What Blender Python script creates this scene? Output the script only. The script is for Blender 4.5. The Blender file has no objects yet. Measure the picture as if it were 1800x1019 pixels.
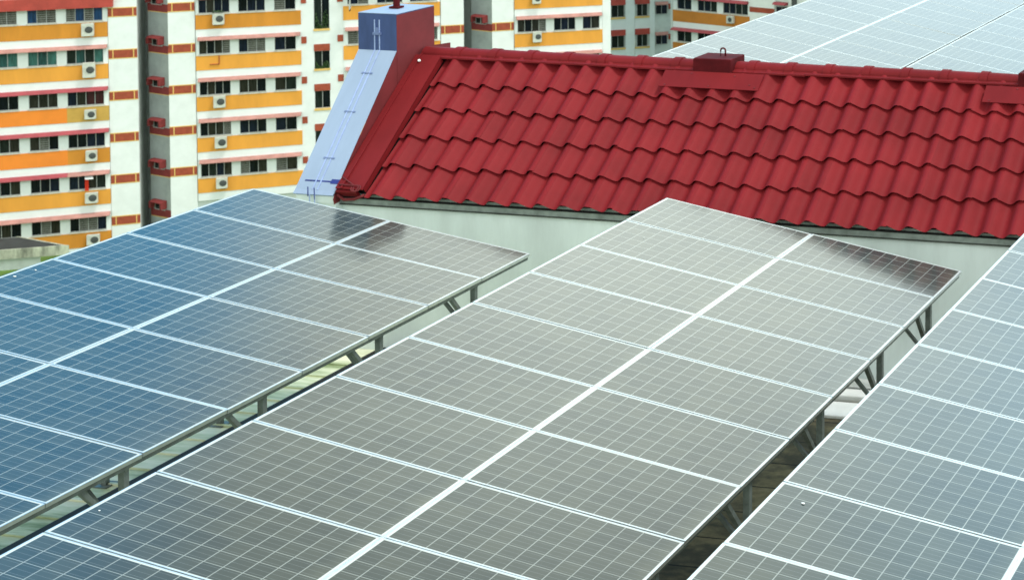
import bpy, bmesh, math, random
from mathutils import Vector, Matrix
random.seed(7)
R = math.radians
ZC = 34.3            # height of the camera above the street; heights below are written relative to the camera
sc = bpy.context.scene
col = sc.collection

# ------------------------------------------------------------------ camera
cam_d = bpy.data.cameras.new("camera")
cam = bpy.data.objects.new("camera", cam_d)
col.objects.link(cam)
sc.camera = cam
cam_d.sensor_fit = 'HORIZONTAL'
cam_d.sensor_width = 36.0
cam_d.lens = 57.501
cam_d.shift_x = -0.70174
cam_d.shift_y = -0.44099
cam_d.clip_start = 0.1
cam_d.clip_end = 3000
yaw, pitch, roll = -0.1541, 0.05071, 0.01558
fw = Vector((math.sin(yaw)*math.cos(pitch), math.cos(yaw)*math.cos(pitch), -math.sin(pitch)))
rt = Vector((math.cos(yaw), -math.sin(yaw), 0))
up = rt.cross(fw)
r2 = rt*math.cos(roll) + up*math.sin(roll)
u2 = -rt*math.sin(roll) + up*math.cos(roll)
cam.matrix_world = Matrix(((r2.x, u2.x, -fw.x, 0), (r2.y, u2.y, -fw.y, 0), (r2.z, u2.z, -fw.z, ZC), (0, 0, 0, 1)))
cam_d.dof.use_dof = True
cam_d.dof.focus_distance = 12.5
cam_d.dof.aperture_fstop = 5.0
sc.render.resolution_x = 1024
sc.render.resolution_y = 579
sc.render.engine = 'CYCLES'
sc.view_settings.view_transform = 'Standard'
sc.view_settings.look = 'None'
sc.view_settings.gamma = 1.0
sc.view_settings.exposure = 0.5

# ------------------------------------------------------------------ sky and sun
SUN_EL, SUN_AZ = R(64), R(100)          # azimuth measured from +Y towards +X
w = bpy.data.worlds.new("World")
sc.world = w
w.use_nodes = True
nt = w.node_tree
N, L = nt.nodes, nt.links
N.clear()
def wn(t, **k):
    n = N.new(t)
    for a, b in k.items(): setattr(n, a, b)
    return n
def wmath(op, a, b=None, c=None):
    n = wn('ShaderNodeMath', operation=op)
    for i, v in enumerate((a, b, c)):
        if v is None: continue
        if isinstance(v, (int, float)): n.inputs[i].default_value = v
        else: L.new(v, n.inputs[i])
    return n.outputs[0]
sky = wn('ShaderNodeTexSky', sky_type='NISHITA', sun_disc=False)
sky.sun_elevation = SUN_EL
sky.sun_rotation = SUN_AZ
sky.air_density = 1.3
sky.dust_density = 0.6
skyc = wn('ShaderNodeVectorMath', operation='SCALE')
L.new(sky.outputs[0], skyc.inputs[0])
skyc.inputs['Scale'].default_value = 1.0
tc = wn('ShaderNodeTexCoord')
sep = wn('ShaderNodeSeparateXYZ')
L.new(tc.outputs['Generated'], sep.inputs[0])
zz = wmath('ADD', wmath('MAXIMUM', sep.outputs[2], 0.0), 0.22)
cmb = wn('ShaderNodeCombineXYZ')
L.new(wmath('DIVIDE', sep.outputs[0], zz), cmb.inputs[0])
L.new(wmath('DIVIDE', sep.outputs[1], zz), cmb.inputs[1])
no = wn('ShaderNodeTexNoise'); no.inputs['Scale'].default_value = 2.2; no.inputs['Detail'].default_value = 6
L.new(cmb.outputs[0], no.inputs['Vector'])
no2 = wn('ShaderNodeTexNoise'); no2.inputs['Scale'].default_value = 0.9; no2.inputs['Detail'].default_value = 3
L.new(cmb.outputs[0], no2.inputs['Vector'])
az = wmath('ARCTAN2', sep.outputs[0], sep.outputs[1])
azw = wmath('ADD', az, wmath('MULTIPLY', wmath('SUBTRACT', no.outputs[0], 0.5), 0.22))
mr = wn('ShaderNodeMapRange', interpolation_type='SMOOTHSTEP')
L.new(azw, mr.inputs[0])
mr.inputs[1].default_value = R(-38.5); mr.inputs[2].default_value = R(-30)
mr.inputs[3].default_value = 0.04; mr.inputs[4].default_value = 1.0
# the overcast side thins out again towards the right
mr2 = wn('ShaderNodeMapRange', interpolation_type='SMOOTHSTEP')
L.new(azw, mr2.inputs[0])
mr2.inputs[1].default_value = R(-22); mr2.inputs[2].default_value = R(0)
mr2.inputs[3].default_value = 1.0; mr2.inputs[4].default_value = 0.93
# far left and behind: cloudy again
mr3 = wn('ShaderNodeMapRange', interpolation_type='SMOOTHSTEP')
L.new(az, mr3.inputs[0])
mr3.inputs[1].default_value = R(-75); mr3.inputs[2].default_value = R(-95)
mr3.inputs[3].default_value = 0.0; mr3.inputs[4].default_value = 0.97
mask = wmath('MINIMUM', 1.0, wmath('ADD', wmath('MULTIPLY', mr.outputs[0], mr2.outputs[0]), mr3.outputs[0]))
# cloud brightness: brighter towards the horizon, mottled
ramp = wn('ShaderNodeValToRGB')
L.new(sep.outputs[2], ramp.inputs[0])
els = ramp.color_ramp.elements
els[0].position = 0.0; els[0].color = (.36, .36, .36, 1)
els[1].position = 1.0; els[1].color = (.26, .26, .26, 1)
for p_, v_ in ((.28, .40), (.36, .46), (.44, .56), (.50, .46), (.60, .22)):
    e_ = els.new(p_); e_.color = (v_, v_, v_, 1)
mot = wmath('ADD', 0.78, wmath('MULTIPLY', no2.outputs[0], 0.44))
mrl = wn('ShaderNodeMapRange', interpolation_type='SMOOTHSTEP')
L.new(azw, mrl.inputs[0]); mrl.inputs[1].default_value = R(-33); mrl.inputs[2].default_value = R(-21); mrl.inputs[3].default_value = .62; mrl.inputs[4].default_value = 1.0
cb = wmath('MULTIPLY', wmath('MULTIPLY', wmath('MULTIPLY', ramp.outputs[0], 4.0), mot), mrl.outputs[0])
ccol = wn('ShaderNodeVectorMath', operation='SCALE')
tint = wn('ShaderNodeMix', data_type='RGBA')
tint.inputs[6].default_value = (0.925, 1.0, 0.905, 1); tint.inputs[7].default_value = (0.66, 0.93, 1.08, 1)
mrt = wn('ShaderNodeMapRange', interpolation_type='SMOOTHSTEP')
L.new(azw, mrt.inputs[0]); mrt.inputs[1].default_value = R(-17); mrt.inputs[2].default_value = R(-5)
mre = wn('ShaderNodeMapRange', interpolation_type='SMOOTHSTEP')
L.new(sep.outputs[2], mre.inputs[0]); mre.inputs[1].default_value = .42; mre.inputs[2].default_value = .26; mre.inputs[3].default_value = 0; mre.inputs[4].default_value = .7
mro = wn('ShaderNodeMapRange', interpolation_type='SMOOTHSTEP')
L.new(azw, mro.inputs[0]); mro.inputs[1].default_value = R(12); mro.inputs[2].default_value = R(35); mro.inputs[3].default_value = 1; mro.inputs[4].default_value = 0
mrb = wn('ShaderNodeMapRange', interpolation_type='SMOOTHSTEP')
L.new(sep.outputs[1], mrb.inputs[0]); mrb.inputs[1].default_value = .1; mrb.inputs[2].default_value = .4
L.new(wmath('MAXIMUM', wmath('MULTIPLY', mrt.outputs[0], mro.outputs[0]), wmath('MULTIPLY', mre.outputs[0], mrb.outputs[0])), tint.inputs[0]); L.new(tint.outputs[2], ccol.inputs[0])
L.new(cb, ccol.inputs['Scale'])
skys = wn('ShaderNodeVectorMath', operation='SCALE')
skt = wn('ShaderNodeVectorMath', operation='MULTIPLY'); skt.inputs[1].default_value = (.10, 1.0, 1.28)
L.new(skyc.outputs[0], skt.inputs[0]); L.new(skt.outputs[0], skys.inputs[0]); skys.inputs['Scale'].default_value = 0.23
mixc = wn('ShaderNodeMix', data_type='RGBA')
L.new(mask, mixc.inputs[0])
L.new(skys.outputs[0], mixc.inputs[6]); L.new(ccol.outputs[0], mixc.inputs[7])
bg = wn('ShaderNodeBackground')
bg.inputs['Strength'].default_value = 1.0
L.new(mixc.outputs[2], bg.inputs['Color'])
wo = wn('ShaderNodeOutputWorld')
L.new(bg.outputs[0], wo.inputs['Surface'])

sun_d = bpy.data.lights.new("sun", 'SUN')
sun_d.energy = 1.5
sun_d.angle = R(12)
sun_d.color = (1.0, 0.95, 0.88)
sun = bpy.data.objects.new("sun", sun_d)
col.objects.link(sun)
sd = Vector((math.sin(SUN_AZ)*math.cos(SUN_EL), math.cos(SUN_AZ)*math.cos(SUN_EL), math.sin(SUN_EL)))
sun.rotation_euler = sd.to_track_quat('Z', 'Y').to_euler()
sun.location = (20, -10, ZC+40)

# ------------------------------------------------------------------ materials
def lin(c):
    return tuple(((v/255)/12.92 if v/255 <= .04045 else ((v/255+.055)/1.055)**2.4) for v in c) + (1,)
def mat(name, c, rough=.7, var=.12, scale=3.0, metal=0.0, bump=0.0, bscale=40.0, spec=.4, hue=None, stretch=None):
    """plain painted or raw surface: base colour (linear) varied by two noises, optional bump"""
    m = bpy.data.materials.new(name); m.use_nodes = True
    n, l = m.node_tree.nodes, m.node_tree.links
    b = n['Principled BSDF']
    b.inputs['Roughness'].default_value = rough
    b.inputs['Metallic'].default_value = metal
    b.inputs['Specular IOR Level'].default_value = spec
    t = n.new('ShaderNodeTexCoord')
    mp = n.new('ShaderNodeMapping'); l.new(t.outputs['Object'], mp.inputs[0])
    if stretch: mp.inputs['Scale'].default_value = stretch
    a = n.new('ShaderNodeTexNoise'); a.inputs['Scale'].default_value = scale; a.inputs['Detail'].default_value = 6
    a.inputs['Roughness'].default_value = .65
    l.new(mp.outputs[0], a.inputs['Vector'])
    mx = n.new('ShaderNodeMix'); mx.data_type = 'RGBA'
    c2 = hue if hue else tuple(v*(1-2.2*var) for v in c[:3])
    mx.inputs[6].default_value = (*c2[:3], 1); mx.inputs[7].default_value = tuple(min(1, v*(1+.6*var)) for v in c[:3]) + (1,)
    r = n.new('ShaderNodeMapRange'); r.inputs[1].default_value = .3; r.inputs[2].default_value = .62
    l.new(a.outputs[0], r.inputs[0]); l.new(r.outputs[0], mx.inputs[0])
    l.new(mx.outputs[2], b.inputs['Base Color'])
    if bump:
        bn = n.new('ShaderNodeTexNoise'); bn.inputs['Scale'].default_value = bscale; bn.inputs['Detail'].default_value = 4
        l.new(t.outputs['Object'], bn.inputs['Vector'])
        bp = n.new('ShaderNodeBump'); bp.inputs['Strength'].default_value = bump; bp.inputs['Distance'].default_value = .01
        l.new(bn.outputs[0], bp.inputs['Height']); l.new(bp.outputs[0], b.inputs['Normal'])
    return m

M = {}
M['white'] = mat('white_paint', (.80, .82, .82), .8, .03, 1.3)
M['white_old'] = mat('weathered_white_paint', (.62, .65, .63), .85, .08, 1.6)
M['pale_wall'] = mat('pale_grey_wall_paint', (.73, .81, .81), .75, .08, 1.6, stretch=(1, 1, .22), bump=.15, bscale=60)
M['side_shade'] = mat('side_shade_grey', (.34, .37, .37), .85, .08, 1.2)  # white wall greyed: shade of the side returns is in the colour
M['recess_shade'] = mat('recess_shade_grey', (.12, .13, .13), .9, .15, 1.2)  # darkness of the narrow recess is put into the wall colour
M['yellow'] = mat('yellow_paint', (.80, .345, .05), .8, .06, .8, stretch=(1, 1, .25))
M['amber'] = mat('amber_paint', (.66, .26, .03), .8, .08, .8, stretch=(1, 1, .25))
M['orange'] = mat('orange_paint', (.86, .25, .03), .8, .05, .8)
M['shaded_yellow'] = mat('shaded_wing_yellow', (.55, .20, .03), .8, .1, .5)  # the yellow made darker: shading of the far wing painted in
M['ochre'] = mat('ochre_paint', (.60, .36, .08), .8, .08, .8)
M['trim'] = mat('yellow_trim', (.78, .50, .16), .8, .06, 3)
M['brick'] = mat('brick_red_paint', (.36, .07, .035), .8, .12, 4)
M['brickdark'] = mat('dark_brick_red_paint', (.22, .03, .03), .8, .12, 4)
M['salmon'] = mat('faded_salmon_canopy', (.46, .22, .19), .6, .12, 2)
M['crimson'] = mat('crimson_canopy', (.36, .06, .075), .5, .1, 2)
M['canopyred'] = mat('red_canopy', (.45, .06, .045), .6, .12, 1.5)
M['alu'] = mat('window_aluminium', (.42, .42, .41), .5, .1, 4)
M['sill'] = mat('cream_sill', (.62, .58, .50), .8, .12, 5)
M['ac'] = mat('aircon_casing', (.58, .58, .52), .55, .12, 3)
M['acdark'] = mat('aircon_grille', (.07, .075, .075), .6, .2, 8)
M['steel'] = mat('galvanised_steel', (.17, .20, .19), .55, .18, 9, metal=.25)
M['frame'] = mat('anodised_aluminium_frame', (.76, .79, .79), .45, .06, 12, metal=.95, spec=.5)
M['tile'] = mat('red_glazed_roof_tile', (.205, .0125, .0165), .60, .09, 1.3, bump=.08, bscale=35, spec=.14)
M['redmetal'] = mat('red_painted_metal', (.175, .0115, .0145), .6, .10, 2.0, spec=.14, stretch=(1, .4, .4))
M['darkred'] = mat('dark_red_paint', (.085, .006, .009), .75, .2, 5, spec=.12)
M['wallred'] = mat('red_render', (.16, .016, .02), .75, .10, 2.5)
M['blue'] = mat('shaded_blue_paint', (.045, .075, .20), .7, .13, 2.2, bump=.15, stretch=(2, 2, .5))  # gable blue darkened: shade of the upright faces is in the colour
M['litblue'] = mat('lit_blue_paint', (.29, .37, .52), .65, .04, 1.6, bump=.15, stretch=(2.4, .5, .5))  # gable blue lightened: sky light on the upward faces is in the colour
M['navy'] = mat('navy_paint_smear', (.015, .03, .20), .5, .2, 9)
M['tape'] = mat('painted_conductor_tape', (.34, .43, .70), .5, .1, 9)
M['tapeclip'] = mat('tape_clip_metal', (.14, .19, .36), .5, .1, 9)
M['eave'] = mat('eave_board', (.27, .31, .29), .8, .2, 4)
M['eaveshadow'] = mat('eave_shadow_dark', (.06, .07, .06), .7, .2, 4)
M['pvc'] = mat('white_pvc', (.75, .77, .77), .4, .05, 4)
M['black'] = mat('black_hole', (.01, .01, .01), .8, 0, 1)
M['felt'] = mat('dark_roof_felt', (.03, .033, .033), .8, .3, .6)
M['cream'] = mat('stained_cream_concrete', (.45, .46, .36), .85, .35, 1.6, stretch=(1, 1, .3))
M['grass'] = mat('mown_grass', (.10, .19, .035), .9, .3, .8, bump=.4, bscale=12)
M['ground'] = mat('ground_grass', (.09, .16, .04), .95, .3, .05)
M['leaf'] = mat('dark_leaves', (.05, .11, .03), .6, .4, 14, bump=.4, bscale=30)
M['cloth'] = mat('white_cloth', (.6, .62, .62), .9, .1, 9)
M['redcloth'] = mat('red_cloth', (.75, .05, .02), .8, .2, 20)
GL = []
for nm, c, ro in (('glass_black', (.006, .008, .012), .12), ('glass_navy', (.01, .014, .03), .12), ('glass_green', (.016, .022, .02), .15),
                  ('glass_brown', (.03, .028, .022), .2), ('curtain_teal', (.05, .16, .14), .5), ('curtain_dark_teal', (.02, .08, .075), .5),
                  ('shade_blue', (.01, .05, .14), .4), ('glass_red', (.05, .012, .015), .3), ('grey_grille', (.11, .11, .09), .5)):
    M[nm] = mat(nm, c, ro, .3, 3.0, stretch=(3, 3, .4)); M[nm].node_tree.nodes['Principled BSDF'].inputs['Specular IOR Level'].default_value = .25

def deck_material():
    """weathered precast roof slabs: joints, moss, pale and tan patches"""
    m = bpy.data.materials.new('weathered_roof_slabs'); m.use_nodes = True
    n, l = m.node_tree.nodes, m.node_tree.links
    b = n['Principled BSDF']; b.inputs['Roughness'].default_value = .85
    t = n.new('ShaderNodeTexCoord')
    a = n.new('ShaderNodeTexNoise'); a.inputs['Scale'].default_value = 1.1; a.inputs['Detail'].default_value = 7; a.inputs['Roughness'].default_value = .7
    mp = n.new('ShaderNodeMapping'); mp.inputs['Scale'].default_value = (1, 1.6, 1)
    l.new(t.outputs['Object'], mp.inputs[0]); l.new(mp.outputs[0], a.inputs['Vector'])
    cr = n.new('ShaderNodeValToRGB')
    e = cr.color_ramp.elements
    e[0].position = .30; e[0].color = (.035, .035, .022, 1)
    e[1].position = .70; e[1].color = (.42, .36, .22, 1)
    k = e.new(.45); k.color = (.10, .085, .05, 1)
    k = e.new(.58); k.color = (.28, .22, .11, 1)
    l.new(a.outputs[0], cr.inputs[0])
    br = n.new('ShaderNodeTexBrick'); br.inputs['Scale'].default_value = 1.0
    br.inputs['Brick Width'].default_value = 2.4; br.inputs['Row Height'].default_value = .6; br.inputs['Mortar Size'].default_value = .012
    br.inputs['Color1'].default_value = (1, 1, 1, 1); br.inputs['Color2'].default_value = (.72, .74, .72, 1); br.inputs['Mortar'].default_value = (.08, .08, .07, 1)
    l.new(t.outputs['Object'], br.inputs['Vector'])
    mx = n.new('ShaderNodeMix'); mx.data_type = 'RGBA'; mx.blend_type = 'MULTIPLY'; mx.inputs[0].default_value = 1
    l.new(cr.outputs[0], mx.inputs[6]); l.new(br.outputs[0], mx.inputs[7]); l.new(mx.outputs[2], b.inputs['Base Color'])
    return m
M['deck'] = deck_material()

def sheet_material():
    """pale profiled roof sheeting with algae streaks"""
    m = bpy.data.materials.new('algae_streaked_roof_sheet'); m.use_nodes = True
    n, l = m.node_tree.nodes, m.node_tree.links
    b = n['Principled BSDF']; b.inputs['Roughness'].default_value = .7
    t = n.new('ShaderNodeTexCoord')
    mp = n.new('ShaderNodeMapping'); mp.inputs['Scale'].default_value = (.35, 2.6, 1)
    l.new(t.outputs['Object'], mp.inputs[0])
    a = n.new('ShaderNodeTexNoise'); a.inputs['Scale'].default_value = 1.4; a.inputs['Detail'].default_value = 7; a.inputs['Roughness'].default_value = .65
    l.new(mp.outputs[0], a.inputs['Vector'])
    cr = n.new('ShaderNodeValToRGB'); e = cr.color_ramp.elements
    e[0].position = .34; e[0].color = (.20, .27, .11, 1)
    e[1].position = .60; e[1].color = (.80, .80, .62, 1)
    k = e.new(.47); k.color = (.55, .60, .38, 1)
    l.new(a.outputs[0], cr.inputs[0]); l.new(cr.outputs[0], b.inputs['Base Color'])
    return m
M['sheet'] = sheet_material()

def cell_material():
    """polycrystalline module under glass: 12 x 6 cells drawn from the UV map (one UV unit = one cell)"""
    m = bpy.data.materials.new('solar_cells_under_glass'); m.use_nodes = True
    n, l = m.node_tree.nodes, m.node_tree.links
    b = n['Principled BSDF']
    def ma(op, a, bb=None, c=None):
        x = n.new('ShaderNodeMath'); x.operation = op
        for i, v in enumerate((a, bb, c)):
            if v is None: continue
            if isinstance(v, (int, float)): x.inputs[i].default_value = v
            else: l.new(v, x.inputs[i])
        return x.outputs[0]
    uv = n.new('ShaderNodeUVMap')
    s = n.new('ShaderNodeSeparateXYZ'); l.new(uv.outputs[0], s.inputs[0])
    U, V = s.outputs[0], s.outputs[1]
    du = ma('ABSOLUTE', ma('SUBTRACT', U, ma('ROUND', U)))
    dv = ma('ABSOLUTE', ma('SUBTRACT', V, ma('ROUND', V)))
    lu = ma('LESS_THAN', du, .026)
    lv = ma('LESS_THAN', dv, .019)
    out = ma('MAXIMUM', ma('MAXIMUM', ma('LESS_THAN', U, 0.0), ma('GREATER_THAN', U, 12.0)), ma('MAXIMUM', ma('LESS_THAN', V, 0.0), ma('GREATER_THAN', V, 6.0)))
    line = ma('MAXIMUM', lu, lv)
    # busbars, three to a cell
    fb = ma('FRACT', ma('MULTIPLY', V, 1.0))
    b3 = ma('LESS_THAN', ma('ABSOLUTE', ma('SUBTRACT', ma('FRACT', ma('MULTIPLY', V, 3.0)), .5)), .024)
    fl = n.new('ShaderNodeVectorMath'); fl.operation = 'FLOOR'; l.new(uv.outputs[0], fl.inputs[0])
    oi = n.new('ShaderNodeObjectInfo')
    ad = n.new('ShaderNodeVectorMath'); ad.operation = 'ADD'; l.new(fl.outputs[0], ad.inputs[0])
    sc_ = n.new('ShaderNodeCombineXYZ'); l.new(ma('MULTIPLY', oi.outputs['Random'], 91.7), sc_.inputs[2]); l.new(sc_.outputs[0], ad.inputs[1])
    wn_ = n.new('ShaderNodeTexWhiteNoise'); wn_.noise_dimensions = '3D'; l.new(ad.outputs[0], wn_.inputs[0])
    # dust film: broad and uneven
    tcn = n.new('ShaderNodeTexCoord')
    dn = n.new('ShaderNodeTexNoise'); dn.inputs['Scale'].default_value = .8; dn.inputs['Detail'].default_value = 5
    gm = n.new('ShaderNodeNewGeometry'); l.new(gm.outputs['Position'], dn.inputs['Vector'])
    cell = n.new('ShaderNodeMix'); cell.data_type = 'RGBA'
    cell.inputs[6].default_value = (.008, .020, .028, 1); cell.inputs[7].default_value = (.030, .040, .040, 1)
    l.new(wn_.outputs[0], cell.inputs[0])
    dust = n.new('ShaderNodeMix'); dust.data_type = 'RGBA'
    dust.inputs[7].default_value = (.16, .17, .125, 1)
    ew = n.new('ShaderNodeMapRange'); ew.interpolation_type = 'SMOOTHSTEP'; l.new(U, ew.inputs[0])
    ew.inputs[1].default_value = 11.0; ew.inputs[2].default_value = 12.1; ew.inputs[3].default_value = 0; ew.inputs[4].default_value = .30
    dn2 = n.new('ShaderNodeTexNoise'); dn2.inputs['Scale'].default_value = 5.5; dn2.inputs['Detail'].default_value = 6; l.new(gm.outputs['Position'], dn2.inputs['Vector'])
    l.new(ma('ADD', ma('MULTIPLY', dn.outputs[0], .28), ma('MULTIPLY', ma('ADD', ew.outputs[0], .08), dn2.outputs[0])), dust.inputs[0]); l.new(cell.outputs[2], dust.inputs[6])
    m1 = n.new('ShaderNodeMix'); m1.data_type = 'RGBA'; m1.inputs[7].default_value = (.22, .24, .25, 1)
    l.new(ma('MULTIPLY', b3, .5), m1.inputs[0]); l.new(dust.outputs[2], m1.inputs[6])
    m2 = n.new('ShaderNodeMix'); m2.data_type = 'RGBA'; m2.inputs[7].default_value = (.25, .27, .255, 1)
    l.new(line, m2.inputs[0]); l.new(m1.outputs[2], m2.inputs[6])
    m3 = n.new('ShaderNodeMix'); m3.data_type = 'RGBA'; m3.inputs[7].default_value = (.58, .60, .58, 1)
    l.new(out, m3.inputs[0]); l.new(m2.outputs[2], m3.inputs[6])
    l.new(m3.outputs[2], b.inputs['Base Color'])
    b.inputs['Roughness'].default_value = .11
    b.inputs['IOR'].default_value = 1.5
    b.inputs['Specular IOR Level'].default_value = .62
    return m
M['cells'] = cell_material()

# ------------------------------------------------------------------ mesh helpers
class MB:
    def __init__(s): s.v = []; s.f = []; s.m = []
    def add(s, vs, fs, mi=0):
        o = len(s.v); s.v += [Vector(v) for v in vs]; s.f += [[o+i for i in f] for f in fs]; s.m += [mi]*len(fs)
    def obox(s, p, ax, ay, az, mi=0):
        """box from corner p along three edge vectors"""
        p, ax, ay, az = Vector(p), Vector(ax), Vector(ay), Vector(az)
        vs = [p, p+ax, p+ax+ay, p+ay, p+az, p+ax+az, p+ax+ay+az, p+ay+az]
        fs = [[0, 3, 2, 1], [4, 5, 6, 7], [0, 1, 5, 4], [1, 2, 6, 5], [2, 3, 7, 6], [3, 0, 4, 7]]
        if ax.cross(ay).dot(az) < 0: fs = [f[::-1] for f in fs]
        s.add(vs, fs, mi)
    def box(s, x0, x1, y0, y1, z0, z1, mi=0):
        s.obox((x0, y0, z0), (x1-x0, 0, 0), (0, y1-y0, 0), (0, 0, z1-z0), mi)
    def beam(s, a, b, w_, h_, upv=(0, 0, 1), mi=0):
        a, b = Vector(a), Vector(b); d = (b-a).normalized(); x = d.cross(Vector(upv))
        if x.length < 1e-4: x = d.cross(Vector((1, 0, 0)))
        x.normalize(); y = x.cross(d).normalized()
        s.obox(a - x*w_/2 - y*h_/2, x*w_, y*h_, b-a, mi)
    def tube(s, pts, r, n=10, mi=0):
        pts = [Vector(p) for p in pts]; rings = []
        for i, p in enumerate(pts):
            d = (pts[min(i+1, len(pts)-1)] - pts[max(i-1, 0)]).normalized()
            x = d.cross(Vector((0, 0, 1)))
            if x.length < 1e-3: x = d.cross(Vector((1, 0, 0)))
            x.normalize(); y = d.cross(x)
            rings.append([p + (x*math.cos(2*math.pi*k/n) + y*math.sin(2*math.pi*k/n))*r for k in range(n)])
        vs = [v for rg in rings for v in rg]
        fs = [[i*n+k, i*n+(k+1) % n, (i+1)*n+(k+1) % n, (i+1)*n+k] for i in range(len(pts)-1) for k in range(n)]
        fs += [list(range(n))[::-1], [(len(pts)-1)*n+k for k in range(n)]]
        s.add(vs, fs, mi)
    def prism(s, poly, z0, z1, mi=0):
        n = len(poly)
        vs = [(x, y, z0) for x, y in poly] + [(x, y, z1) for x, y in poly]
        ar = sum(poly[i][0]*poly[(i+1) % n][1] - poly[(i+1) % n][0]*poly[i][1] for i in range(n))
        fs = [[i, (i+1) % n, n+(i+1) % n, n+i] for i in range(n)] + [list(range(n))[::-1], list(range(n, 2*n))]
        if ar < 0: fs = [f[::-1] for f in fs]
        s.add(vs, fs, mi)
    def mesh(s, name, mats, off=(0, 0, 0), smooth=False):
        me = bpy.data.meshes.new(name); off = Vector(off)
        me.from_pydata([v-off for v in s.v], [], s.f)
        for m in (mats if isinstance(mats, (list, tuple)) else [mats]): me.materials.append(m)
        me.polygons.foreach_set('material_index', s.m)
        if smooth: me.polygons.foreach_set('use_smooth', [True]*len(s.f))
        me.update(); return me
    def build(s, name, mats, parent=None, smooth=False, bevel=0):
        off = Vector((0, 0, 0)); p = parent
        while p is not None:
            off += Vector(p.get('_o', (0, 0, 0))); p = p.parent
        if parent is None: off = Vector((0, 0, -ZC))
        me = s.mesh(name, mats, off, smooth)
        o = bpy.data.objects.new(name, me); col.objects.link(o)
        if parent is not None: o.parent = parent
        if bevel:
            b = o.modifiers.new('bevel', 'BEVEL'); b.width = bevel; b.segments = 2; b.limit_method = 'ANGLE'
        return o
def thing(name, label, cat, loc, group=None):
    o = bpy.data.objects.new(name, None); col.objects.link(o)
    o['_o'] = [float(v) for v in loc]
    o.location = (loc[0], loc[1], loc[2]+ZC); o.empty_display_size = .3
    o['label'] = label; o['category'] = cat
    if group: o['group'] = group
    return o
def tag(o, label, cat, group=None):
    o['label'] = label; o['category'] = cat
    if group: o['group'] = group
    return o
def structure(o): o['kind'] = 'structure'; return o

# ------------------------------------------------------------------ ground
GZ = -34.3
g = MB(); g.box(-900, 900, -400, 1400, GZ-1, GZ); structure(g.build('ground', M['ground']))
g = MB(); g.box(-130, -60, 60, 100, GZ, GZ+.02); structure(g.build('lawn', M['grass']))

# ------------------------------------------------------------------ the roof the camera looks onto
YW = 19.70; DK = -8.20; DK2 = -8.528
bld = thing('apartment_block', 'near pale block whose flat roof carries the solar rows and the red tiled roof', 'building', (-8, 12, GZ))
bld.location = (-8.32, 12.48, -35.672+ZC); bld.scale = (1.04, 1.04, 1.04)      # tile pitch 351 mm
b = MB(); b.box(-17.2, 8, -4, 62, GZ, DK-.30); b.build('wall', M['white_old'], bld)
b = MB(); b.box(-17.2, -8.3, -4, YW, DK-.30, DK)
for i in range(46):                                          # low ribs of the sheeting
    b.box(-17.2, -8.32, 1.1+i*.4, 1.14+i*.4, DK, DK+.02)
b.build('roof_sheeting', M['sheet'], bld)
b = MB(); b.box(-14.55, -13.9, -4, YW-.02, DK+.021, DK+.05); b.build('black_strip', M['black'], bld)  # flat black strip laid on the sheeting along the row
b = MB(); b.box(-8.3, 8, -4, YW, DK-.30, DK-.003); b.build('roof_slab', M['deck'], bld)
b = MB(); b.box(-17.2, 8, YW+3.4, 62, DK-.30, DK-.002); b.build('rear_roof_slab', M['deck'], bld)
# long pale wall carrying the tiled roof
b = MB(); b.box(-15.50, 8, YW, YW+.2, DK, -6.22); b.box(-15.50, 8, YW+3.2, YW+3.4, DK, -6.22)
b.box(-15.50, -15.30, YW+.2, YW+3.2, DK, -6.22); b.build('pale_wall', M['pale_wall'], bld)
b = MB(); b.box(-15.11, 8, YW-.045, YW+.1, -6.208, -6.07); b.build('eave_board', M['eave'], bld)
b = MB(); b.box(-15.11, 8, YW-.06, YW, -6.224, -6.210); b.build('eave_shadow_strip', M['eaveshadow'], bld)  # dark strip painted in as the shadow line under the eave board
b = MB()
for x, z in ((-12.62, -6.72), (-14.3, -6.48), (-6.9, -6.55)):
    b.tube([(x, YW-.006, z), (x, YW+.01, z)], .012, 8)
b.build('screw_hole', M['black'], bld)
# --- tiles: one S-wave per tile, five courses
SL = R(41.5); E0 = (19.60, -6.125)
ct, st = math.cos(SL), math.sin(SL)
def rp(x, s, h): return Vector((x, E0[0] + s*ct - h*st, E0[1] + s*st + h*ct))
WP = .3375; X0 = -14.83; AMP = .112
def wave(u):
    u = u % 1.0
    ph = u/.57*.5 if u < .57 else .5 + (u-.57)/.43*.5
    c_ = .5 + .5*math.cos(2*math.pi*ph)
    return AMP*c_
tones = []
courses = [0.0, .49, .965, 1.42, 1.85, 2.34]
b = MB()
for ci in range(5):
    s0, s1 = courses[ci], courses[ci+1]+.06
    for k in range(0, 56):
        xa = X0 + (k+.10)*WP
        if k == 0: ua0 = .33
        else: ua0 = 0.0
        js = random.uniform(-.008, .010); jl = random.uniform(0, .008); jt = random.uniform(-.003, .003)
        pts = []; NS = 14
        for i in range(NS+1):
            u = ua0 + (1.03-ua0)*i/NS
            x = xa + u*WP
            h = wave(u+.10) + (.004 if u > 1 else 0)
            pts.append((x, h + jt*(u-.5)))
        lo = [rp(x, s0+js, h+.046+jl) for x, h in pts]
        lo2 = [rp(x, s0+js+.035, h+.046+jl-.016) for x, h in pts]
        hi = [rp(x, s1, h) for x, h in pts]
        n_ = NS+1
        o = len(b.v); b.v += lo + hi + lo2 + lo
        for i in range(NS):
            b.f.append([o+i, o+i+1, o+n_+i+1, o+n_+i]); b.m.append(0)
            b.f.append([o+2*n_+i, o+2*n_+i+1, o+3*n_+i+1, o+3*n_+i]); b.m.append(0)
        tn = random.gauss(1.0, .035) - (.12 if random.random() < .03 else 0)
        tones += [tn]*(2*NS)
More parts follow.
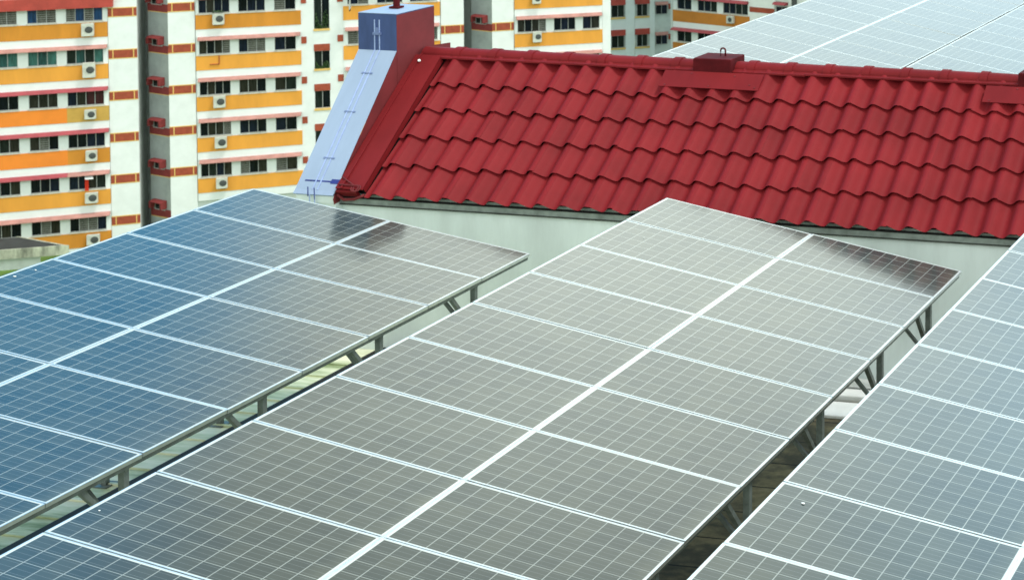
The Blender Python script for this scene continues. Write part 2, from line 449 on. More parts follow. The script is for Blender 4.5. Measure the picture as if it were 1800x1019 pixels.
tiles = b.build('tiled_roof', M['tile'], bld, smooth=True)
at_ = tiles.data.attributes.new('tone', 'FLOAT', 'FACE')
at_.data.foreach_set('value', tones)
tm = M['tile'].node_tree; bs_ = tm.nodes['Principled BSDF']
an = tm.nodes.new('ShaderNodeAttribute'); an.attribute_name = 'tone'
src = bs_.inputs['Base Color'].links[0].from_socket
ml = tm.nodes.new('ShaderNodeVectorMath'); ml.operation = 'SCALE'
tm.links.new(src, ml.inputs[0]); tm.links.new(an.outputs['Fac'], ml.inputs['Scale']); tm.links.new(ml.outputs[0], bs_.inputs['Base Color'])
# roofing underlay so that nothing shows through, and the far slope
b = MB()
b.add([rp(-15.1, .02, -.02), rp(8, .02, -.02), rp(8, 2.42, -.02), rp(-15.1, 2.42, -.02)], [[0, 1, 2, 3]])
yr = E0[0]+2.42*ct
b.add([(-15.1, yr, rp(0, 2.42, -.02).z), (8, yr, rp(0, 2.42, -.02).z), (8, yr+1.85, -6.15), (-15.1, yr+1.85, -6.15)], [[0, 1, 2, 3]])
b.build('roof_underlay', M['black'], bld)
# --- ridge cap
RY, RZ = 21.42, -4.485
b = MB()
def cap_piece(xa, xb, r, r2_):
    n_ = 14; ang = [math.pi*i/n_ for i in range(n_+1)]
    prof = lambda rr: [(RY-.17, RZ-.035)] + [(RY-.145*rr/.1*1.0 if False else RY - rr*1.25*math.cos(a), RZ + rr*math.sin(a)) for a in ang] + [(RY+.17, RZ-.035)]
    pa, pb = prof(r), prof(r2_)
    vs = [(xa, y, z) for y, z in pa] + [(xb, y, z) for y, z in pb]
    m_ = len(pa)
    b.add(vs, [[i, m_+i, m_+i+1, i+1] for i in range(m_-1)])
    b.add([(xa, y, z) for y, z in pa], [list(range(m_))])
    b.add([(xb, y, z) for y, z in pb], [list(range(m_))])
x = -15.05; k = 0
while x < 8:
    cap_piece(x, x+.575, .097, .088)
    cap_piece(x+.49, x+.60, .112, .110)      # overlapping socket
    x += .56; k += 1
b.build('ridge_cap', M['redmetal'], bld, smooth=False)
b = MB()
for x0_, x1_, dz in ((-15.04, -12.0, 0), (-12.0, -9.2, -.006), (-9.2, -6, .004), (-6, 8, 0)):
    b.obox((x0_, RY-.19, RZ-.037+dz), (x1_-x0_-.004, 0, 0), (0, .03, .008), (0, -.0, .022))
b.build('ridge_flange', M['redmetal'], bld)
# --- flat flashing along the gable, with upstand
b = MB()
fx0, fx1 = -15.10, -14.70
def strip(xa, xb, sa, sb, h, t=.012):
    v = [rp(xa, sa, h), rp(xb, sa, h), rp(xb, sb, h), rp(xa, sb, h)]
    v2 = [rp(xa, sa, h-t), rp(xb, sa, h-t), rp(xb, sb, h-t), rp(xa, sb, h-t)]
    b.add(v+v2, [[0, 1, 2, 3], [7, 6, 5, 4], [0, 4, 5, 1], [1, 5, 6, 2], [2, 6, 7, 3], [3, 7, 4, 0]])
strip(fx0, fx1, .06, 2.32, .145)
strip(fx0+.085, fx0+.105, .06, 2.34, .165, .02)
strip(fx1-.012, fx1, .08, 2.30, .138, .09)
strip(fx0, fx1-.10, .03, .07, .11, .10)
b.build('gable_flashing', M['redmetal'], bld)
b = MB()
for k_ in range(2):
    cx_ = fx0+.34+k_*.03
    pts = [rp(fx0+.02+k_*.02, .23-k_*.12, .16)] + [rp(cx_ - .04 + .05*math.cos(a), .06+.05*math.sin(a), .17) for a in [2.2-i*.7 for i in range(9)]]
    b.tube(pts, .009, 6)
b.tube([rp(fx0+.0, .02, .05), rp(fx0+.1, -.02, .0), rp(fx0+.25, -.01, .01), rp(fx0+.40, .03, .06)], .02, 8)
b.build('cable_loop', M['wallred'], bld, smooth=True)
b = MB(); b.tube([rp(fx0+.13, 2.2, .16), rp(fx0+.13, 2.2, .178)], .02, 10); b.build('bolt_cap', M['white'], bld)
# --- flat patches under the ridge with the lifting blocks on them
def patch(xa, xb, sa=1.975, sb=2.25):
    global b
    b = MB(); strip(xa, xb, sa, sb, .158)
    o = b.build('cover_plate', M['redmetal'], bld)
    b = MB()
    for u, v in ((.06, .1), (.28, .85), (.5, .12), (.72, .8), (.96, .15), (.9, .3)):
        p = rp(xa+(xb-xa)*u, sa+(sb-sa)*v, .158)
        b.tube([p, p+Vector((0, -st, ct))*.007], .012, 8)
    b.build('bolt', M['wallred'], o)
patch(-11.23, -9.77); patch(-6.58, -5.0)
def ridge_block(xa, xb):
    b_ = MB(); b_.box(xa, xb, RY-.24, RY+.2, RZ-.10, RZ+.155)
    o = b_.build('ridge_block', M['darkred'], bld, bevel=.012)
    h = MB(); xm = (xa+xb)/2 + .05
    h.tube([(xm-.035, RY, RZ+.14)] + [(xm-.035*math.cos(a), RY, RZ+.235+.03*math.sin(a)) for a in [math.pi*i/8 for i in range(9)]] + [(xm+.035, RY, RZ+.14)], .012, 8)
    h.build('lifting_hook', M['darkred'], o, smooth=True)
ridge_block(-10.82, -10.26)
ridge_block(-6.14, -5.58)
# --- raised gable parapet (pale blue top, red inner side) and the chimney-like block
def ps(y): return -5.985 + (y-19.60)*1.30
px0, px1 = -15.71, -15.115
b = MB()
yb0, yb1 = 19.57, 20.86
b.add([(px0, yb0, ps(yb0)), (px1, yb0, ps(yb0)), (px1, yb1, ps(yb1)), (px0, yb1, ps(yb1)),
       (px0, yb0-.05, ps(yb0)-.05), (px1, yb0-.05, ps(yb0)-.05), (px1, yb0-.03, -6.09), (px0+.04, yb0-.03, -6.09),
       (px0, yb1, -6.09)],
      [[0, 1, 2, 3], [4, 5, 1, 0], [7, 6, 5, 4], [3, 8, 7, 4, 0]])
gp = b.build('gable_parapet', M['litblue'], bld)
b = MB(); b.box(px0+.12, px1+.0, 19.575, YW+.3, DK, -6.14); b.box(px0+.03, px1, 19.55, YW+.2, -6.19, -6.091); b.build('parapet_wall', M['pale_wall'], gp)
b = MB()
b.add([(px1+.002, yb0-.05, ps(yb0)-.10), (px1+.002, yb0, ps(yb0)-.004), (px1+.002, yb1, ps(yb1)-.004), (px1+.002, yb1+1.2, ps(yb1)-.1), (px1+.002, yb1+1.2, -5.9), (px1+.002, yb0-.03, -6.2)], [[0, 5, 4, 3, 2, 1]])
b.build('parapet_side', M['wallred'], gp)
b = MB(); b.box(px0, px1, yb1-.01, 21.68, -5.3, -3.84)
cb_ = b.build('gable_block', M['blue'], bld)
b = MB(); b.box(px1, px1+.006, yb1-.01, 21.68, -5.3, -3.852); b.build('red_face', M['wallred'], cb_)
b = MB(); b.box(px0, px1+.004, yb1-.012, 21.68, -3.84, -3.832); b.build('lit_top', M['litblue'], cb_)  # thin pale sheet paints the block's top as lit by the sky
b = MB(); b.box(-15.50, -15.36, 21.22, 21.36, -3.825, -3.80); b.tube([(-15.43, 21.29, -3.80), (-15.43, 21.29, -3.64)], .045, 12)
b.build('vent_stub', M['darkred'], cb_)
# conductor tape with clips, running down the block, the slope and the wall
b = MB()
tx = -15.41
for dx in (-.045, .03):
    b.obox((tx+dx-.008, yb1-.016, ps(yb1)), (.016, 0, 0), (0, .006, 0), (0, 0, .42))
    b.obox((tx+dx-.008, yb0, ps(yb0)+.002), (.016, 0, 0), (0, yb1-yb0-.01, ps(yb1)-ps(yb0)-.012), (0, -.004, .006))
    b.obox((tx+dx-.008, yb0-.058, -6.20), (.016, 0, 0), (0, .004, 0), (0, 0, .13))
    b.obox((tx+dx-.006, 19.552, -6.65), (.012, 0, 0), (0, .006, 0), (0, 0, .45))
tape = b.build('conductor_tape', M['tape'], gp)
b = MB()
for yc in (20.62, 20.26, 19.84):
    b = MB()
    b.obox((tx-.085, yc, ps(yc)+.004), (.045, 0, 0), (0, .014, .017), (0, -.006, .006)); b.obox((tx+.045, yc, ps(yc)+.004), (.035, 0, 0), (0, .012, .015), (0, -.006, .006)); b.obox((tx-.07, yc, ps(yc)+.010), (.12, 0, 0), (0, .006, .008), (0, -.003, .003)); b.build('tape_clip', M['tapeclip'], tape)
b = MB()
b.obox((tx-.06, yb1-.04, -4.14), (.12, 0, 0), (0, .03, 0), (0, 0, .035)); b.obox((tx-.025, yb1-.03, -4.11), (.05, 0, 0), (0, .02, 0), (0, 0, .07)); b.build('tape_clip', M['tapeclip'], tape); b = MB()
b.obox((tx-.06, 19.53, -6.3), (.11, 0, 0), (0, .03, 0), (0, 0, .03))
b.build('tape_clip', M['tapeclip'], tape)
b = MB()
yn = 19.64
b.obox((px0+.09, yn, ps(yn)+.002), (.50, 0, 0), (0, .012, .015), (0, -.002, .002))
b.obox((px1-.12, yn-.012, ps(yn-.012)+.002), (.12, 0, 0), (0, .04, .05), (0, -.003, .003))
b.obox((tx-.075, yb0-.055, -6.10), (.014, 0, 0), (0, -.004, 0), (0, 0, .13)); b.obox((tx+.02, yb0-.055, -6.14), (.012, 0, 0), (0, -.004, 0), (0, 0, .16))
b.build('paint_smear', M['navy'], gp)
# drain pipe and kerb at the foot of the wall
b = MB(); b.box(-8.3, 8, 19.20, YW-.005, DK, DK+.10); b.build('white_kerb', M['pvc'], bld, bevel=.015)
b = MB(); b.box(-8.3, 8, 18.70, 19.12, DK, DK+.05); b.build('white_gutter_edge', M['pvc'], bld, bevel=.015)
b = MB(); b.tube([(-8.6, 20.23, DK2+.166), (8.2, 20.23, DK2+.166)], .062, 14)
tag(b.build('drain_pipe', M['pvc'], smooth=True), 'white drain pipe lying along the foot of the pale wall', 'pipe')

# ------------------------------------------------------------------ solar rows
PU, PV, UL, VL = 1.970, .998, 1.98, 1.01
CP = .1600
def panel_meshes():
    mb = MB(); fr = .011
    vs = [(fr, -PV+fr, -.002), (PU-fr, -PV+fr, -.002), (PU-fr, -fr, -.002), (fr, -fr, -.002)]
    mb.add(vs, [[0, 1, 2, 3]])
    mb.add([(v[0], v[1], -.006) for v in vs], [[3, 2, 1, 0]])
    me = mb.mesh('solar_panel', M['cells'])
    uvl = me.uv_layers.new(name='UVMap')
    for lp in me.loops:
        v = me.vertices[lp.vertex_index].co
        uvl.data[lp.index].uv = ((v.x-(PU-12*CP)/2)/CP, (v.y+PV-(PV-6*CP)/2)/CP)
    f = MB(); H = .040
    f.box(0, PU, -fr, 0, -H, 0); f.box(0, PU, -PV, -PV+fr, -H, 0)
    f.box(0, fr, -PV+fr, -fr, -H, 0); f.box(PU-fr, PU, -PV+fr, -fr, -H, 0)
    return me, f.mesh('panel_frame', M['frame'])
PANEL, FRAME = panel_meshes()
def array(label, org, tilt, vs, nrows, ncols, frames, legs=True, r0=0):
    root = thing('solar_array', label, 'solar panels', (org[0], org[1], DK2), 'long tilted rows of solar panels')
    ax = Vector((math.cos(tilt), 0, -math.sin(tilt))); ay = Vector((0, 1, vs)).normalized(); az_ = ax.cross(ay).normalized()
    base = Vector((0, 0, org[2]-DK2))
    def P(u, v, h=0): return base + ax*u + ay*v + az_*h
    rm = Matrix((ax, ay, az_)).transposed().to_4x4()
    for n in range(r0, nrows):
        for c in range(ncols):
            p = bpy.data.objects.new('solar_panel', PANEL); f = bpy.data.objects.new('panel_frame', FRAME)
            col.objects.link(p); col.objects.link(f)
            p.parent = root; f.parent = p
            jit = Matrix.Rotation(random.uniform(-.0022, .0022), 4, 'X') @ Matrix.Rotation(random.uniform(-.0016, .0016), 4, 'Y')
            p.matrix_local = Matrix.Translation(P(c*UL, -n*VL, random.uniform(-.002, .002))) @ rm @ jit
    W = ncols*UL; Ln = nrows*VL
    def part(name, mb, m): 
        me = mb.mesh(name, m); o = bpy.data.objects.new(name, me); col.objects.link(o); o.parent = root; return o
    b_ = MB()
    for c in range(1, ncols):
        b_.beam(P(c*UL-.006, -r0*VL, -.012), P(c*UL-.006, -Ln, -.012), .05, .012, az_)
    part('joint_cover', b_, M['frame'])
    for u in (.10, W/2, W-.05):
        b_ = MB(); b_.beam(P(u, -r0*VL, -.066), P(u, -Ln+.01, -.066), .045, .048, az_); part('rail', b_, M['steel'])
    if not legs: return root
    for fn in frames:
        v = -fn*VL
        b_ = MB(); b_.beam(P(.05, v, -.116), P(W-.06, v, -.116), .05, .05, az_); part('crossbeam', b_, M['steel'])
        for u in (W-.10, .35):
            top = P(u, v, -.09); b_ = MB(); b_.beam(Vector((top.x, top.y, 0)), top, .062, .055, (0, 1, 0))
            b_.box(top.x-.09, top.x+.09, top.y-.09, top.y+.09, 0, .012)
            part('leg', b_, M['steel'])
        for sg in (-1,):
            b_ = MB(); q = P(W-.07, v+sg*.50, -.09); s_ = P(W-.10, v, -.12); b_.beam(q, Vector((s_.x, s_.y+sg*.03, s_.z-.52)), .04, .05, (1, 0, 0)); part('brace', b_, M['steel'])
        b_ = MB(); q = P(W-.75, v, -.15); s_ = P(W-.10, v, -.12); b_.beam(q, Vector((s_.x-.02, s_.y, s_.z-.62)), .035, .035, (0, 1, 0)); part('brace', b_, M['steel'])
    return root
ra = array('left row, deep blue at its outer end, nearest the far flats', (-15.7386, 18.8478, -5.8347), .1553, 0, 11, 2, (1.0, 2.7, 4.43, 6.1, 7.8, 9.5))
rb = array('widest seen middle row of grey panels, its far corner before the tiles', (-10.1414, 19.1600, -5.7181), .1762, 0, 12, 2, (.9, 2.45, 4.05, 5.65, 7.3, 9.0, 10.7))
rc = array('right row of pale blue grey panels cut by the photo edge', (-5.2762, 18.8518, -5.6913), .1776, 0, 13, 2, (.9, 2.6, 4.3, 6.0, 7.7, 9.4, 11.1))
def droppings(root, org, tilt, spots):
    ax = Vector((math.cos(tilt), 0, -math.sin(tilt))); az_ = Vector((math.sin(tilt), 0, math.cos(tilt)))
    rr = random.Random(11)
    for u, v, r_ in spots:
        mb = MB(); c = Vector((0, 0, org[2]-DK2)) + ax*u + Vector((0, v, 0)) + az_*.003
        n_ = 9; ring = []
        for i in range(n_):
            a = 2*math.pi*i/n_; q = r_*rr.uniform(.6, 1.3)
            ring.append(c + ax*math.cos(a)*q + Vector((0, 1, 0))*math.sin(a)*q*.7)
        mb.add(ring + [c+az_*.002], [[i, (i+1) % n_, n_] for i in range(n_)])
        me = mb.mesh('bird_dropping', M['white']); o = bpy.data.objects.new('bird_dropping', me); col.objects.link(o); o.parent = root
droppings(ra, (-15.7386, 18.8478, -5.8347), .1553, [(.10, -3.60, .018), (.12, -3.36, .013)])
droppings(rb, (-10.1414, 19.1600, -5.7181), .1762, [(.09, -8.7, .009), (.45, -1.39, .008)])
droppings(rc, (-5.2762, 18.8518, -5.6913), .1776, [(.27, -7.3, .016)])
# rows on the rear roof, seen over the ridge
array('pale glaring row beyond the red ridge, the left one there', (-16.27, 58.0, -6.168), .187, 0, 31, 2, (1, 8, 15, 22, 29), True, 0)
array('pale glaring row beyond the red ridge, in the top right corner', (-11.02, 58.0, -6.168), .187, 0, 31, 2, (1, 8, 15, 22, 29), True, 0)

# ------------------------------------------------------------------ far flats
g2 = Vector((-.969, .246, 0)); D1 = Vector((.8206, .5715, 0)); N1 = Vector((.5715, -.8206, 0))
P1 = Vector((-90.59, 95.71, 0))
class Facade:
    """a vertical wall plane: s runs along it, t goes behind it, z is height"""
    def __init__(s, P, d, n): s.P, s.d, s.n = Vector((P[0], P[1], 0)), d.normalized(), n.normalized()
    def p(s, a, t, z): return s.P + s.d*a - s.n*t + Vector((0, 0, z))
    def box(s, mb, a0, a1, t0, t1, z0, z1, mi=0): mb.obox(s.p(a0, t0, z0), s.d*(a1-a0), -s.n*(t1-t0), (0, 0, z1-z0), mi)
    def foot(s, pts): return [tuple(s.p(a, t, 0)[:2]) for a, t in pts]
ST = 2.82
def window(F, par, a0, a1, z0, z1, n, panes, t0=.02, lintel=.02):
    """recessed leaves of glass with mullions; grilles or curtains are the material of the leaf"""
    mb = MB(); names = sorted(set(panes)); w_ = (a1-a0)/n
    for i in range(n):
        F.box(mb, a0+i*w_, a0+(i+1)*w_, t0+.08, t0+.1, z0, z1, names.index(panes[i % len(panes)]))
    o = mb.build('window', [M[x] for x in names], par)
    mb = MB()
    for i in range(n+1): F.box(mb, a0+i*w_-.018, a0+i*w_+.018, t0+.03, t0+.078, z0, z1)
    F.box(mb, a0+.02, a1-.02, t0+.035, t0+.079, z0, z0+.04); F.box(mb, a0+.02, a1-.02, t0+.035, t0+.079, z1-.035, z1)
    for i in range(n):
        if panes[i % len(panes)] == 'grey_grille':
            for k in range(1, 7): F.box(mb, a0+i*w_+.018, a0+(i+1)*w_-.018, t0+.05, t0+.066, z0+(z1-z0)*k/7-.008, z0+(z1-z0)*k/7+.008)
    mb.build('window_frame', M['alu'], o)
    return o
def awning(F, par, a0, a1, zt, m, dep=.42, drop=.22, end=True):
    """hooded canopy: curved sheet with closed ends"""
    mb = MB(); n = 6
    prof = [(-dep*math.sin(math.pi/2*i/n), zt - drop*(1-math.cos(math.pi/2*i/n))) for i in range(n+1)]
    vs = [F.p(a, t, z) for a in (a0, a1) for t, z in prof] + [F.p(a, 0, zt-drop-.02) for a in (a0, a1)]
    m_ = n+1
    fs = [[i, i+1, m_+i+1, m_+i] for i in range(n)] + [[2*m_] + list(range(m_)), [2*m_+1] + list(range(m_, 2*m_))[::-1]]
    mb.add(vs, fs); mb.build('awning', M[m], par)
def band(F, par, a0, a1, z0, z1, m, t=-.05, name='painted_band'):
    mb = MB(); F.box(mb, a0, a1, t, .0, z0, z1); return mb.build(name, M[m], par)

main = thing('block_of_flats', 'long white block of flats with yellow bands, filling the top left', 'building', (P1.x, P1.y, GZ))
F1 = Facade(P1, D1, N1)
TOPZ = 3.0
core = MB()
# footprints in (s, t): the front skin is set back .15 behind the bands; octagonal returns at the recesses
for poly in ([(-34, .15), (1.62-.1, .15), (1.62-.1, 10), (-34, 10)],
             [(3.6, .15), (21.4, .15), (21.4, 10), (1.2, 10), (1.2, 4.6), (2.2, 3.4), (2.2, 1.72)],
             [(23.65, .15), (31.45, .15), (31.45, 10), (21.2, 10), (21.2, 4.6), (22.2, 3.4), (22.2, 1.8)]):
    core.prism(F1.foot(poly), GZ, TOPZ)
core.build('wall', M['white_old'], main)
for (a0, a1) in ((0.0, 1.62), (3.38, 4.93), (20.03, 21.53), (23.4, 24.86)):
    mb = MB(); F1.box(mb, a0, a1, 0, .3, GZ, TOPZ); mb.build('pier', M['white'], main)
# returns and back walls of the recesses, their shade painted in
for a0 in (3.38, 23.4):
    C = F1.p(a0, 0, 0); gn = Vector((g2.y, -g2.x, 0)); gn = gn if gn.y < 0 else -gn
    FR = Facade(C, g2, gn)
    mb = MB(); FR.box(mb, 0, 2.05, 0, .12, GZ, TOPZ); mb.build('side_wall', M['side_shade'], main)
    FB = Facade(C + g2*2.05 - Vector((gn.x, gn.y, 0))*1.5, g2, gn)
    mb = MB(); FB.box(mb, -.3, 1.9, 0, .12, GZ, TOPZ); mb.build('recess_wall', M['recess_shade'], main)
    for k in range(-1, 6):
        zb = (-19.87 if a0 < 10 else -19.55)-ST*k
        if a0 > 20 and k > 0: continue
        band(FR, main, .0, 2.04, zb-ST+1.33, zb-ST+1.86, 'brickdark', -.02)
        band(FR, main, .0, 2.03, zb-ST+1.28, zb-ST+1.33, 'trim', -.015)
        band(FB, main, -.3, 1.9, zb-ST+1.80, zb-ST+2.12, 'brickdark', -.02)
        if k <= 5:
            z0 = zb-ST
            o = window(FR, main, .55, 1.55, z0+1.80, z0+2.28, 2, ['glass_black', 'glass_green'], t0=-.11)
            for q in (.42, 1.55):                       # cheeks of the little hood
                mb = MB(); FR.box(mb, q, q+.13, -.42, -.001, z0+1.95, z0+2.36); mb.build('awning', M['brickdark'], main)
            awning(FR, main, .42, 1.68, z0+2.50, 'brickdark', .40, .15)

YCOL = {(0, 0): 'amber', (0, 1): 'yellow', (0, 2): 'orange', (0, 3): 'orange', (0, 4): 'yellow', (0, 5): 'amber', (1, 0): 'amber'}
ACOL = {(0, 0): 'crimson', (0, 1): 'crimson', (0, 2): 'crimson', (0, 3): 'crimson', (0, 4): 'salmon', (0, 5): 'salmon'}
def bay(F, par, bi, a0, a1, wins, ks, z0ref, style, aw='salmon', pal=None):
    pillars = [a0] + [v for w_ in wins for v in w_[:2]] + [a1]
    for i in range(0, len(pillars), 2):
        mb = MB(); F.box(mb, pillars[i], pillars[i+1], 0.02, .16, min(z0ref-ST*max(ks), 99), z0ref-ST*min(ks)+ST); mb.build('pillar', M['white'], par)
    for k in ks:
        zb = z0ref-ST*k
        c = YCOL.get((bi, k), style)
        if (bi, k) in ((0, 2), (0, 3)):
            band(F, par, a0, -2.35, zb, zb+.99, 'orange'); band(F, par, -2.349, a1, zb, zb+.99, 'ochre' if k == 2 else 'amber')
        else: band(F, par, a0, a1, zb, zb+.99, c)
        mb = MB(); F.box(mb, a0, a1, -.02, .16, zb-.55, zb-.001); mb.build('white_strip', M['white'], par)
        for wi, (w0, w1, n) in enumerate(wins):
            p_ = (pal or PAL)(bi, k, wi, n)
            window(F, par, w0, w1, zb+1.08, zb+2.10, n, p_)
            mb = MB(); F.box(mb, w0-.05, w1+.05, -.09, .10, zb+.992, zb+1.08); mb.build('sill', M['sill'], par)
        z = zb+2.30
        if bi == 0 and k == 0:
            mb = MB(); F.box(mb, a0, a1+.35, -.45, 0, zb+2.02, zb+2.75); mb.build('canopy_board', M['canopyred'], par)
        elif bi == 0 and k == 4-0 and False: pass
        elif bi == 0 and k == 3+0:
            awning(F, par, a0, a1-.02, z, 'crimson')
        elif bi == 0 and k == 4:
            awning(F, par, a0, -2.36, z, 'crimson'); awning(F, par, -2.34, a1-.02, z, 'salmon')
        else: awning(F, par, a0+.12, a1-.04, z, ACOL.get((bi, k), aw) if bi == 0 and k in (2,) else aw)
def PAL(bi, k, wi, n):
    if bi == 0 and k == 0: return [['grey_grille', 'shade_blue'], ['shade_blue', 'grey_grille', 'grey_grille'], ['shade_blue', 'grey_grille', 'grey_grille', 'shade_blue']][wi % 3] if wi else ['glass_navy', 'grey_grille']
    if bi == 0 and k == 1: return ['curtain_teal', 'curtain_dark_teal', 'curtain_teal', 'curtain_dark_teal'][:n] if wi < 3 else ['glass_green', 'curtain_dark_teal', 'glass_green', 'curtain_teal']
    if bi == 0 and k == 2: return [['glass_black', 'glass_navy'], ['glass_black']*2, ['glass_brown']*3, ['glass_navy', 'glass_brown', 'glass_red', 'glass_red']][min(wi, 3)]
    if bi == 0 and k == 5: return [['glass_black', 'grey_grille'], ['glass_black', 'glass_brown'], ['glass_black', 'grey_grille', 'glass_brown'], ['glass_black', 'grey_grille', 'grey_grille', 'glass_navy']][min(wi, 3)]
    return [random.choice(['glass_black', 'glass_navy', 'glass_green', 'glass_black', 'glass_navy', 'glass_brown', 'glass_brown', 'grey_grille']) for _ in range(n)]
Z1 = -19.95
ZB = -19.80; ZD = -19.50
bay(F1, main, 0, -9.6, -.02, [(-8.9, -7.1, 3), (-6.6, -4.98, 3), (-4.42, -2.86, 3), (-2.32, -.30, 4)], range(0, 6), Z1, 'yellow')
bay(F1, main, 1, 4.97, 11.23, [(5.15, 6.96, 4), (7.48, 9.06, 3), (9.62, 10.90, 2)], range(-1, 5), ZB, 'yellow')
bay(F1, main, 2, 13.83, 19.98, [(14.10, 15.40, 2), (15.95, 17.55, 3), (18.05, 19.80, 4)], range(-1, 4), -19.66, 'yellow')
bay(F1, main, 3, 24.90, 30.96, [(25.11, 27.04, 4), (27.59, 29.06, 3), (29.59, 30.75, 2)], range(-1, 3), ZD, 'yellow')
# piers: brick bands with yellow outlines
for (a0, a1, ks, mm) in ((0.0, 1.62, range(0, 6), None), (3.38, 4.93, range(-1, 5), None), (20.03, 21.53, range(-1, 2), None), (23.4, 24.86, range(-1, 2), None)):
    for k in ks:
        z0 = (Z1 if a0 < 1 else ZB if a0 < 9 else ZD)-ST*k
        band(F1, main, a0, a1, z0+1.33, z0+1.86, 'brick', -.02)
        o = MB()
        for v in (1.27, 1.86): F1.box(o, a0, a1, -.018, 0, z0+v, z0+v+.06)
        for v in (.22, (a1-a0)-.24): F1.box(o, a0+v, a0+v+.06, -.026, 0, z0+1.331, z0+1.859)
        o.build('band_outline', M['trim'], main)
mb = MB(); F1.box(mb, -34, -9.6, .02, .14, GZ, TOPZ); mb.build('end_wall', M['white'], main)
# stair bay with tall openings, plants behind
for (a0, a1) in ((11.23, 12.02), (12.97, 13.83)):
    mb = MB(); F1.box(mb, a0, a1, .01, .3, GZ, TOPZ); mb.build('pier', M['white'], main)
for k in range(0, 5):
    zb = -19.74-ST*k
    zlo, zhi = zb-.44, (zb+.82 if k > 0 else zb+2.4)
    window(F1, main, 12.02, 12.97, zlo, zhi, 2, ['glass_green', 'glass_black'], t0=.05)
    mb = MB(); F1.box(mb, 11.99, 13.0, -.06, .15, zlo-.14, zlo-.001); mb.build('sill', M['trim'], main)
    if k > 0:
        band(F1, main, 12.0, 12.99, zb+.82, zb+1.30, 'brick', -.03); mb = MB(); F1.box(mb, 12.0, 12.99, .0, .15, zb+1.301, zb+ST-.59); mb.build('white_strip', M['white'], main)
    for a0, a1 in ((11.02+.22, 11.56), (13.46, 13.82)):
        band(F1, main, a0, a1, zb+1.40, zb+1.88, 'brick', -.03)
    if k < 2:
        pl = MB(); rr = random.Random(k)
        hgt = 1.35 if k == 0 else .55
        for _ in range(420):
            a = rr.uniform(12.08, 12.92); z = zlo + hgt*rr.random()**1.2*(.6+.4*math.sin(a*9)); c = F1.p(a, rr.uniform(-.04, .10), z)
            u = Vector((rr.uniform(-1, 1), rr.uniform(-1, 1), rr.uniform(-1, 1))).normalized()*.05; v = u.cross(Vector((rr.uniform(-1, 1), .3, rr.uniform(-1, 1)))).normalized()*.03
            pl.add([c-u, c+v, c+u, c-v], [[0, 1, 2, 3]])
        tag(pl.build('potted_plant', M['leaf']), ['tall green climbing plant filling the upper stair window', 'low green plant on the second stair window down'][k], 'plant')
for k in (-1, 0):
    band(F1, main, 30.98, 31.55, ZD-ST*k+1.38, ZD-ST*k+1.86, 'brick', -.02)
mb = MB(); F1.box(mb, 30.97, 31.55, 0.005, .3, GZ, TOPZ); mb.build('pier', M['white'], main)

# block behind: stair windows and the wing coming forward on the right
P3 = Vector((-77.15, 137.72, 0)); P2 = Vector((-69.22, 131.91, 0))
far = thing('block_of_flats', 'farther block of flats with a darker orange wing, behind the red ridge', 'building', (P3.x, P3.y, GZ))
F3 = Facade(P3, D1, N1)
mb = MB(); mb.prism(F3.foot([(-12, .12), (5.6, .12), (5.6, 9), (-12, 9)]), GZ, TOPZ)
gn2 = Vector((-.247, -.969, 0))
F2 = Facade(P2, g2, gn2)
mb.prism(F2.foot([(.4, .15), (-26, .15), (-26, 9), (.4, 9)]), GZ, TOPZ)
mb.build('wall', M['white_old'], far)
Z3 = -24.84
for k in range(-1, 3):
    z = Z3-2.8*k
    for (a0, a1, e) in ((-.97, .10, .12), (1.22, 2.11, .2)):
        window(F3, far, a0, a1, z+.14, z+1.26, 2, ['glass_black', 'glass_green'], t0=-.02)
        mb = MB(); F3.box(mb, a0-e, a1+e, -.10, .1, z-.02, z+.12); mb.build('sill', M['trim'], far)
        mb = MB(); F3.box(mb, a0-e+.02, a1+e, -.16, .1, z+1.27, z+1.78); mb.build('shade_panel', M['canopyred'], far)
        mb = MB(); F3.box(mb, a0-e+.02, a1+e, -.01, .12, z+1.79, z+2.77); mb.build('white_strip', M['white'], far)
    window(F3, far, 2.85, 3.84, z+.22, z+1.12, 2, ['glass_black', 'glass_navy'], t0=-.06)
    awning(F3, far, 2.78, 3.9, z+1.38, 'salmon', .4, .26)
for (a0, a1) in ((.22, 1.02), (2.31, 2.75)):
    mb = MB(); F3.box(mb, a0, a1, -.04, .11, GZ, TOPZ); mb.build('pier', M['white'], far)
Z2 = -23.80
PW = lambda bi, k, wi, n: [random.choice(['glass_black', 'glass_navy', 'glass_green', 'glass_navy']) for _ in range(n)]
def rev(F): return F
WINS = [(-8.06, -5.43, 4), (-4.76, -2.68, 3), (-2.0, -.44, 2)]
bay(F2, far, 9, -8.26, -.02, WINS, range(-1, 3), Z2, 'shaded_yellow', 'crimson', PW)
mb = MB(); F2.box(mb, -10.87, -8.27, 0, .16, GZ, TOPZ); mb.build('pier', M['white'], far)
mb = MB(); F2.box(mb, -26, -12.3, 0, .16, GZ, TOPZ); mb.build('pier', M['white'], far)
for k in range(-1, 2):
    band(F2, far, -10.87, -8.27, Z2-ST*k+1.42-.0, Z2-ST*k+1.86, 'brick', -.02)
    window(F2, far, -12.2, -11.0, Z2-ST*k+1.3, Z2-ST*k+2.1, 2, ['glass_black', 'glass_navy'])
    awning(F2, far, -12.25, -10.95, Z2-ST*k+2.5, 'crimson')
mb = MB(); F2.box(mb, -13.2, -12.9, -.35, -.02, GZ, TOPZ); mb.build('downpipe', M['acdark'], far)
for k in range(-1, 3): band(F3, far, 3.95, 4.3, Z3-2.8*k+.1-.0+.55, Z3-2.8*k+1.15, 'brick', -.02)

